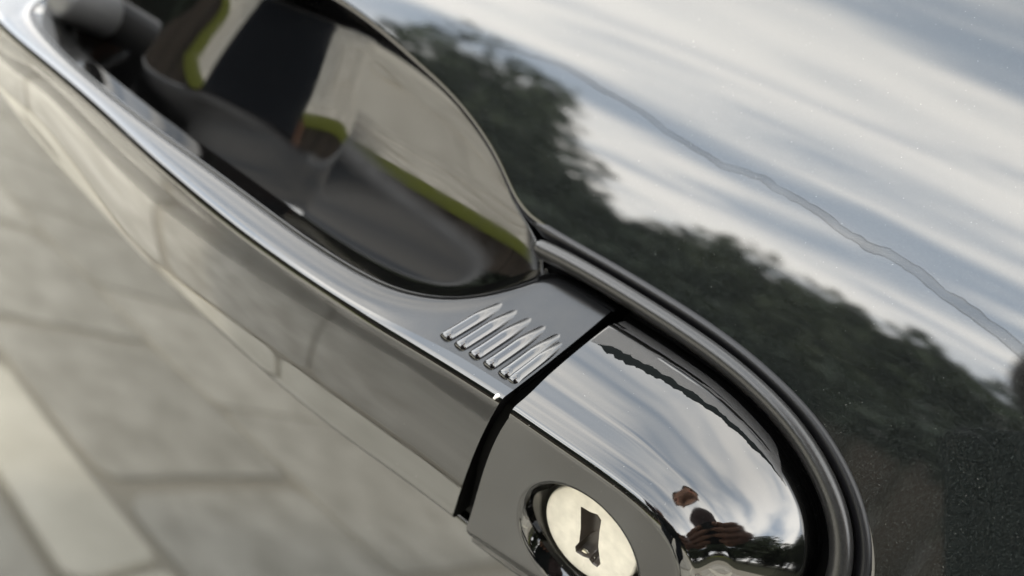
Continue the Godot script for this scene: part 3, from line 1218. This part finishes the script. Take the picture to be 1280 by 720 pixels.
func nets(bones: Array, cell: float, k: float, paint: Callable) -> ArrayMesh:
	var lo := Vector3.ONE * 1e9
	var hi := -lo
	for b in bones:
		var r: float = maxf(b[2], b[3]) + cell * 3.0
		lo = lo.min((b[0] as Vector3).min(b[1]) - Vector3.ONE * r)
		hi = hi.max((b[0] as Vector3).max(b[1]) + Vector3.ONE * r)
	var dim := Vector3i(((hi - lo) / cell).ceil()) + Vector3i.ONE
	var f := PackedFloat32Array()
	f.resize(dim.x * dim.y * dim.z)
	f.fill(1.0)
	for b in bones:
		capsule(f, dim, lo, cell, b, k)
	var vert := {}
	var v := PackedVector3Array()
	var cols := PackedColorArray()
	var sx := 1
	var sy := dim.x
	var sz := dim.x * dim.y
	var corner := [0, sx, sy, sx + sy, sz, sx + sz, sy + sz, sx + sy + sz]
	var cpos := [Vector3(0, 0, 0), Vector3(1, 0, 0), Vector3(0, 1, 0), Vector3(1, 1, 0), Vector3(0, 0, 1), Vector3(1, 0, 1), Vector3(0, 1, 1), Vector3(1, 1, 1)]
	var edges := [[0, 1], [2, 3], [4, 5], [6, 7], [0, 2], [1, 3], [4, 6], [5, 7], [0, 4], [1, 5], [2, 6], [3, 7]]
	for z in dim.z - 1:
		for y in dim.y - 1:
			for x in dim.x - 1:
				var at := x + y * sy + z * sz
				var first := f[at]
				if first > cell * 3.0 or first < -cell * 3.0:
					continue
				var n := 0
				for c in corner:
					if f[at + c] < 0.0:
						n += 1
				if n == 0 or n == 8:
					continue
				var sum := Vector3.ZERO
				var m := 0
				for e in edges:
					var p := f[at + corner[e[0]]]
					var q := f[at + corner[e[1]]]
					if (p < 0.0) != (q < 0.0):
						sum += (cpos[e[0]] as Vector3).lerp(cpos[e[1]], p / (p - q))
						m += 1
				vert[at] = v.size()
				var w := lo + (Vector3(x, y, z) + sum / m) * cell
				v.append(w)
				cols.append(paint.call(w))
	var idx := PackedInt32Array()
	var steps := [[sx, sy, sz], [sy, sz, sx], [sz, sx, sy]]
	for at in vert:
		for st in steps:
			var inside := f[at] < 0.0
			if inside == (f[at + st[0]] < 0.0):
				continue
			var b: int = at - st[1]
			var c: int = at - st[2]
			var d: int = at - st[1] - st[2]
			if not (vert.has(b) and vert.has(c) and vert.has(d)):
				continue
			var q := [vert[at], vert[b], vert[d], vert[c]]
			if inside:
				idx.append_array([q[0], q[2], q[1], q[0], q[3], q[2]])
			else:
				idx.append_array([q[0], q[1], q[2], q[0], q[2], q[3]])
	var nn := PackedVector3Array()
	nn.resize(v.size())
	for i in range(0, idx.size(), 3):
		var x := (v[idx[i + 2]] - v[idx[i]]).cross(v[idx[i + 1]] - v[idx[i]])
		for j in 3:
			nn[idx[i + j]] += x
	for i in nn.size():
		nn[i] = nn[i].normalized()
	var arr := []
	arr.resize(Mesh.ARRAY_MAX)
	arr[Mesh.ARRAY_VERTEX] = v
	arr[Mesh.ARRAY_NORMAL] = nn
	arr[Mesh.ARRAY_COLOR] = cols
	arr[Mesh.ARRAY_INDEX] = idx
	var mesh := ArrayMesh.new()
	mesh.add_surface_from_arrays(Mesh.PRIMITIVE_TRIANGLES, arr)
	return mesh


func build_photographer() -> void:
	var lean := Basis(Vector3.RIGHT, deg_to_rad(LEAN))
	var right := lean * Vector3(0.7533, 0.3036, -0.5833)
	var up := lean * Vector3(-0.4637, 0.8742, -0.1438)
	var back := lean * Vector3(0.4663, 0.3788, 0.7994)
	var eye := DOOR_AT + lean * (Vector3(51.2, 59.69, 94.46) * MM)
	# the phone: its lens is where the picture is taken from, its back faces the door
	var phone := thing("mobile_phone")
	phone.transform = Transform3D(Basis(right, up, back), eye + right * 0.061 - up * 0.026 + back * 0.0085)
	tag(phone, "dark mobile phone held up in front of the lock", "phone")
	var body := []
	for q in [[-0.0040, 0.90], [-0.0036, 0.97], [-0.002, 1.0], [0.002, 1.0], [0.0036, 0.97], [0.0040, 0.90]]:
		var row := PackedVector3Array()
		for k in 48:
			var a := TAU * k / 48
			var c := Vector2(cos(a), sin(a))
			var sq := Vector2(signf(c.x) * pow(absf(c.x), 0.28) * 0.073, signf(c.y) * pow(absf(c.y), 0.28) * 0.036)
			row.append(Vector3(sq.x, sq.y, q[0]) / MM * Vector3(1.0 - (1.0 - q[1]) * 0.05, 1.0 - (1.0 - q[1]) * 0.10, 1))
		body.append(row)
	var shell := [PackedVector3Array()]
	for k in 48:
		shell[0].append(Vector3(0, 0, -4.0))
	shell.append_array(body)
	var tail := PackedVector3Array()
	for k in 48:
		tail.append(Vector3(0, 0, 4.0))
	shell.append(tail)
	piece("phone_body", grid(shell, Vector3.ZERO, true), M.phone_dark, phone)
	for k in 2:
		var ring := []
		for q in [[0.1, 1.4], [5.6, 1.4], [6.4, 1.1], [6.6, 0.0]]:
			var row := PackedVector3Array()
			for j in 24:
				row.append(Vector3(-61 + 19.0 * k, 26, -4.0 - q[1]) + Vector3(cos(TAU * j / 24), sin(TAU * j / 24), 0) * q[0])
			ring.append(row)
		piece("camera_lens", grid(ring, Vector3(0, 0, -1), true), M.phone_dark, phone)

	# the person stands behind the phone, bent a little towards it
	var facing := -Vector3(back.x, 0, back.z).normalized()
	var stand := Vector3(eye.x, 0, eye.z) - facing * 0.50 + facing.cross(Vector3.UP) * 0.05
	var who := thing("person", stand)
	who.basis = Basis.looking_at(facing, Vector3.UP)
	tag(who, "person in a dark brown jacket and dark trousers bending to hold up a phone", "person")
	var inv := who.transform.affine_inverse()
	var grip := inv * (eye + right * 0.160 - up * 0.026 + back * 0.045)
	var sh := Vector3(0.19, 1.39, -0.10)
	var el := Vector3(0.20, 1.12, -0.24)
	var wr := el.lerp(grip, 0.86)
	var lsh := Vector3(-0.19, 1.39, -0.10)
	var lel := Vector3(-0.26, 1.12, 0.04)
	var lwr := Vector3(-0.22, 0.90, 0.14)
	var bones := [
		[Vector3(-0.09, 0.93, 0.02), Vector3(0.09, 0.93, 0.02), 0.125, 0.125, 0.85], [Vector3(0, 0.98, 0.02), Vector3(0, 1.14, -0.01), 0.145, 0.145, 0.8],
		[Vector3(-0.05, 1.15, -0.02), Vector3(-0.09, 1.34, -0.08), 0.12, 0.10, 0.85], [Vector3(0.05, 1.15, -0.02), Vector3(0.09, 1.34, -0.08), 0.12, 0.10, 0.85],
		[lsh, sh, 0.068, 0.068], [Vector3(0, 1.40, -0.10), Vector3(0, 1.50, -0.14), 0.060, 0.052],
		[sh, el, 0.066, 0.052], [el, wr, 0.052, 0.036], [lsh, lel, 0.066, 0.052], [lel, lwr, 0.052, 0.036],
		[Vector3(0.09, 0.90, 0.02), Vector3(0.11, 0.49, 0.0), 0.092, 0.064], [Vector3(0.11, 0.49, 0.0), Vector3(0.11, 0.09, 0.05), 0.062, 0.044], [Vector3(0.11, 0.05, 0.06), Vector3(0.13, 0.035, -0.14), 0.05, 0.038],
		[Vector3(-0.09, 0.90, 0.02), Vector3(-0.11, 0.49, 0.0), 0.092, 0.064], [Vector3(-0.11, 0.49, 0.0), Vector3(-0.11, 0.09, 0.05), 0.062, 0.044], [Vector3(-0.11, 0.05, 0.06), Vector3(-0.13, 0.035, -0.14), 0.05, 0.038]]
	var jacket := Color(0.020, 0.015, 0.013)
	var denim := Color(0.02, 0.024, 0.034)
	var shoe := Color(0.03, 0.028, 0.026)
	var skin := Color(0.30, 0.17, 0.12)
	var dress := func(p: Vector3) -> Color:
		if p.y < 0.085:
			return shoe
		if p.y < 0.93 and absf(p.x) < 0.225:
			return denim
		if p.y > 1.455 and absf(p.x) < 0.08:
			return skin
		return jacket
	var m: StandardMaterial3D = M.cloth
	piece("body", nets(bones, 0.016, 0.045, dress), m, who)
	var one := func(c: Color) -> Callable:
		return func(_p: Vector3) -> Color: return c
	# head, bent down towards the phone
	var head := [[Vector3(0, 1.60, -0.165), Vector3(0, 1.635, -0.155), 0.076, 0.078, 1.18], [Vector3(0, 1.545, -0.205), Vector3(0, 1.575, -0.19), 0.044, 0.056], [Vector3(0, 1.50, -0.14), Vector3(0, 1.56, -0.16), 0.052, 0.052],
		[Vector3(0, 1.605, -0.25), Vector3(0, 1.575, -0.272), 0.009, 0.014], [Vector3(-0.016, 1.545, -0.243), Vector3(0.016, 1.545, -0.243), 0.008, 0.008], [Vector3(-0.016, 1.533, -0.240), Vector3(0.016, 1.533, -0.240), 0.009, 0.009],
		[Vector3(-0.078, 1.60, -0.15), Vector3(-0.082, 1.575, -0.155), 0.014, 0.010], [Vector3(0.078, 1.60, -0.15), Vector3(0.082, 1.575, -0.155), 0.014, 0.010], [Vector3(-0.05, 1.622, -0.232), Vector3(0.05, 1.622, -0.232), 0.012, 0.012]]
	var face := func(p: Vector3) -> Color:
		if p.z < -0.235 and absf(p.y - 1.539) < 0.007 and absf(p.x) < 0.022:
			return Color(0.30, 0.11, 0.09)
		if p.z < -0.222 and absf(p.y - 1.604) < 0.007 and absf(absf(p.x) - 0.031) < 0.013:
			return Color(0.05, 0.04, 0.035)
		if p.z < -0.222 and absf(p.y - 1.626) < 0.005 and absf(absf(p.x) - 0.031) < 0.018:
			return Color(0.04, 0.028, 0.02)
		return skin
	var hd := piece("head", nets(head, 0.005, 0.012, face), m, who)
	var hair := [[Vector3(0, 1.64, -0.135), Vector3(0, 1.66, -0.165), 0.080, 0.072, 1.15], [Vector3(0, 1.58, -0.105), Vector3(0, 1.64, -0.12), 0.066, 0.078], [Vector3(-0.05, 1.665, -0.205), Vector3(0.05, 1.668, -0.205), 0.028, 0.028]]
	piece("hair", nets(hair, 0.006, 0.02, one.call(Color(0.03, 0.02, 0.014))), m, hd)
	# right hand closed on the phone's end: fingers behind it, thumb in front
	var R := inv.basis * right
	var U := inv.basis * up
	var B := inv.basis * back
	var palm := inv * (eye + right * 0.155 - up * 0.026 + back * 0.024)
	var hand := [[wr, palm + R * 0.02 - U * 0.015, 0.030, 0.026], [palm + U * 0.025, palm - U * 0.028, 0.022, 0.024], [palm + R * 0.012 + U * 0.02, palm + R * 0.012 - U * 0.025, 0.022, 0.022]]
	for k in 4:
		var y := 0.030 - 0.0185 * k
		var ln: float = [0.9, 1.0, 0.95, 0.8][k]
		var a := palm + U * y - B * 0.010
		var b := a - B * 0.017 * ln - R * 0.008
		var c := b - R * 0.026 * ln - B * 0.001
		var d := c - R * 0.020 * ln + B * 0.003
		hand.append([a, b, 0.0098, 0.0092])
		hand.append([b, c, 0.0092, 0.0084])
		hand.append([c, d, 0.0084, 0.0070])
	var t0 := palm - U * 0.015 + B * 0.010 + R * 0.004
	var t1 := t0 - R * 0.030 + B * 0.006 + U * 0.012
	var t2 := t1 - R * 0.028 - B * 0.004 + U * 0.012
	hand.append([t0, t1, 0.014, 0.011])
	hand.append([t1, t2, 0.011, 0.008])
	piece("hand", nets(hand, 0.0035, 0.006, one.call(skin)), m, who)
	# left hand hangs, slightly curled
	var lp := lwr + Vector3(0.005, -0.075, -0.01)
	var left := [[lwr, lp, 0.030, 0.026], [lp + Vector3(0, 0, -0.028), lp + Vector3(0, 0, 0.026), 0.020, 0.020], [lp + Vector3(0, 0.02, -0.022), lp + Vector3(0, 0.02, 0.018), 0.020, 0.020]]
	for k in 4:
		var z := -0.033 + 0.021 * k
		var ln: float = [0.9, 1.0, 0.94, 0.78][k]
		var a := lp + Vector3(0, -0.012, z)
		var b := a + Vector3(0.006, -0.036 * ln, 0)
		var c := b + Vector3(0.016, -0.022 * ln, 0)
		var d := c + Vector3(0.016, -0.012 * ln, 0)
		left.append([a, b, 0.0098, 0.0092])
		left.append([b, c, 0.0092, 0.0084])
		left.append([c, d, 0.0084, 0.0070])
	var s0 := lp + Vector3(0.008, 0.025, -0.028)
	left.append([s0, s0 + Vector3(0.012, -0.032, -0.018), 0.013, 0.011])
	left.append([s0 + Vector3(0.012, -0.032, -0.018), s0 + Vector3(0.018, -0.060, -0.018), 0.011, 0.008])
	piece("hand", nets(left, 0.0035, 0.006, one.call(skin)), m, who)
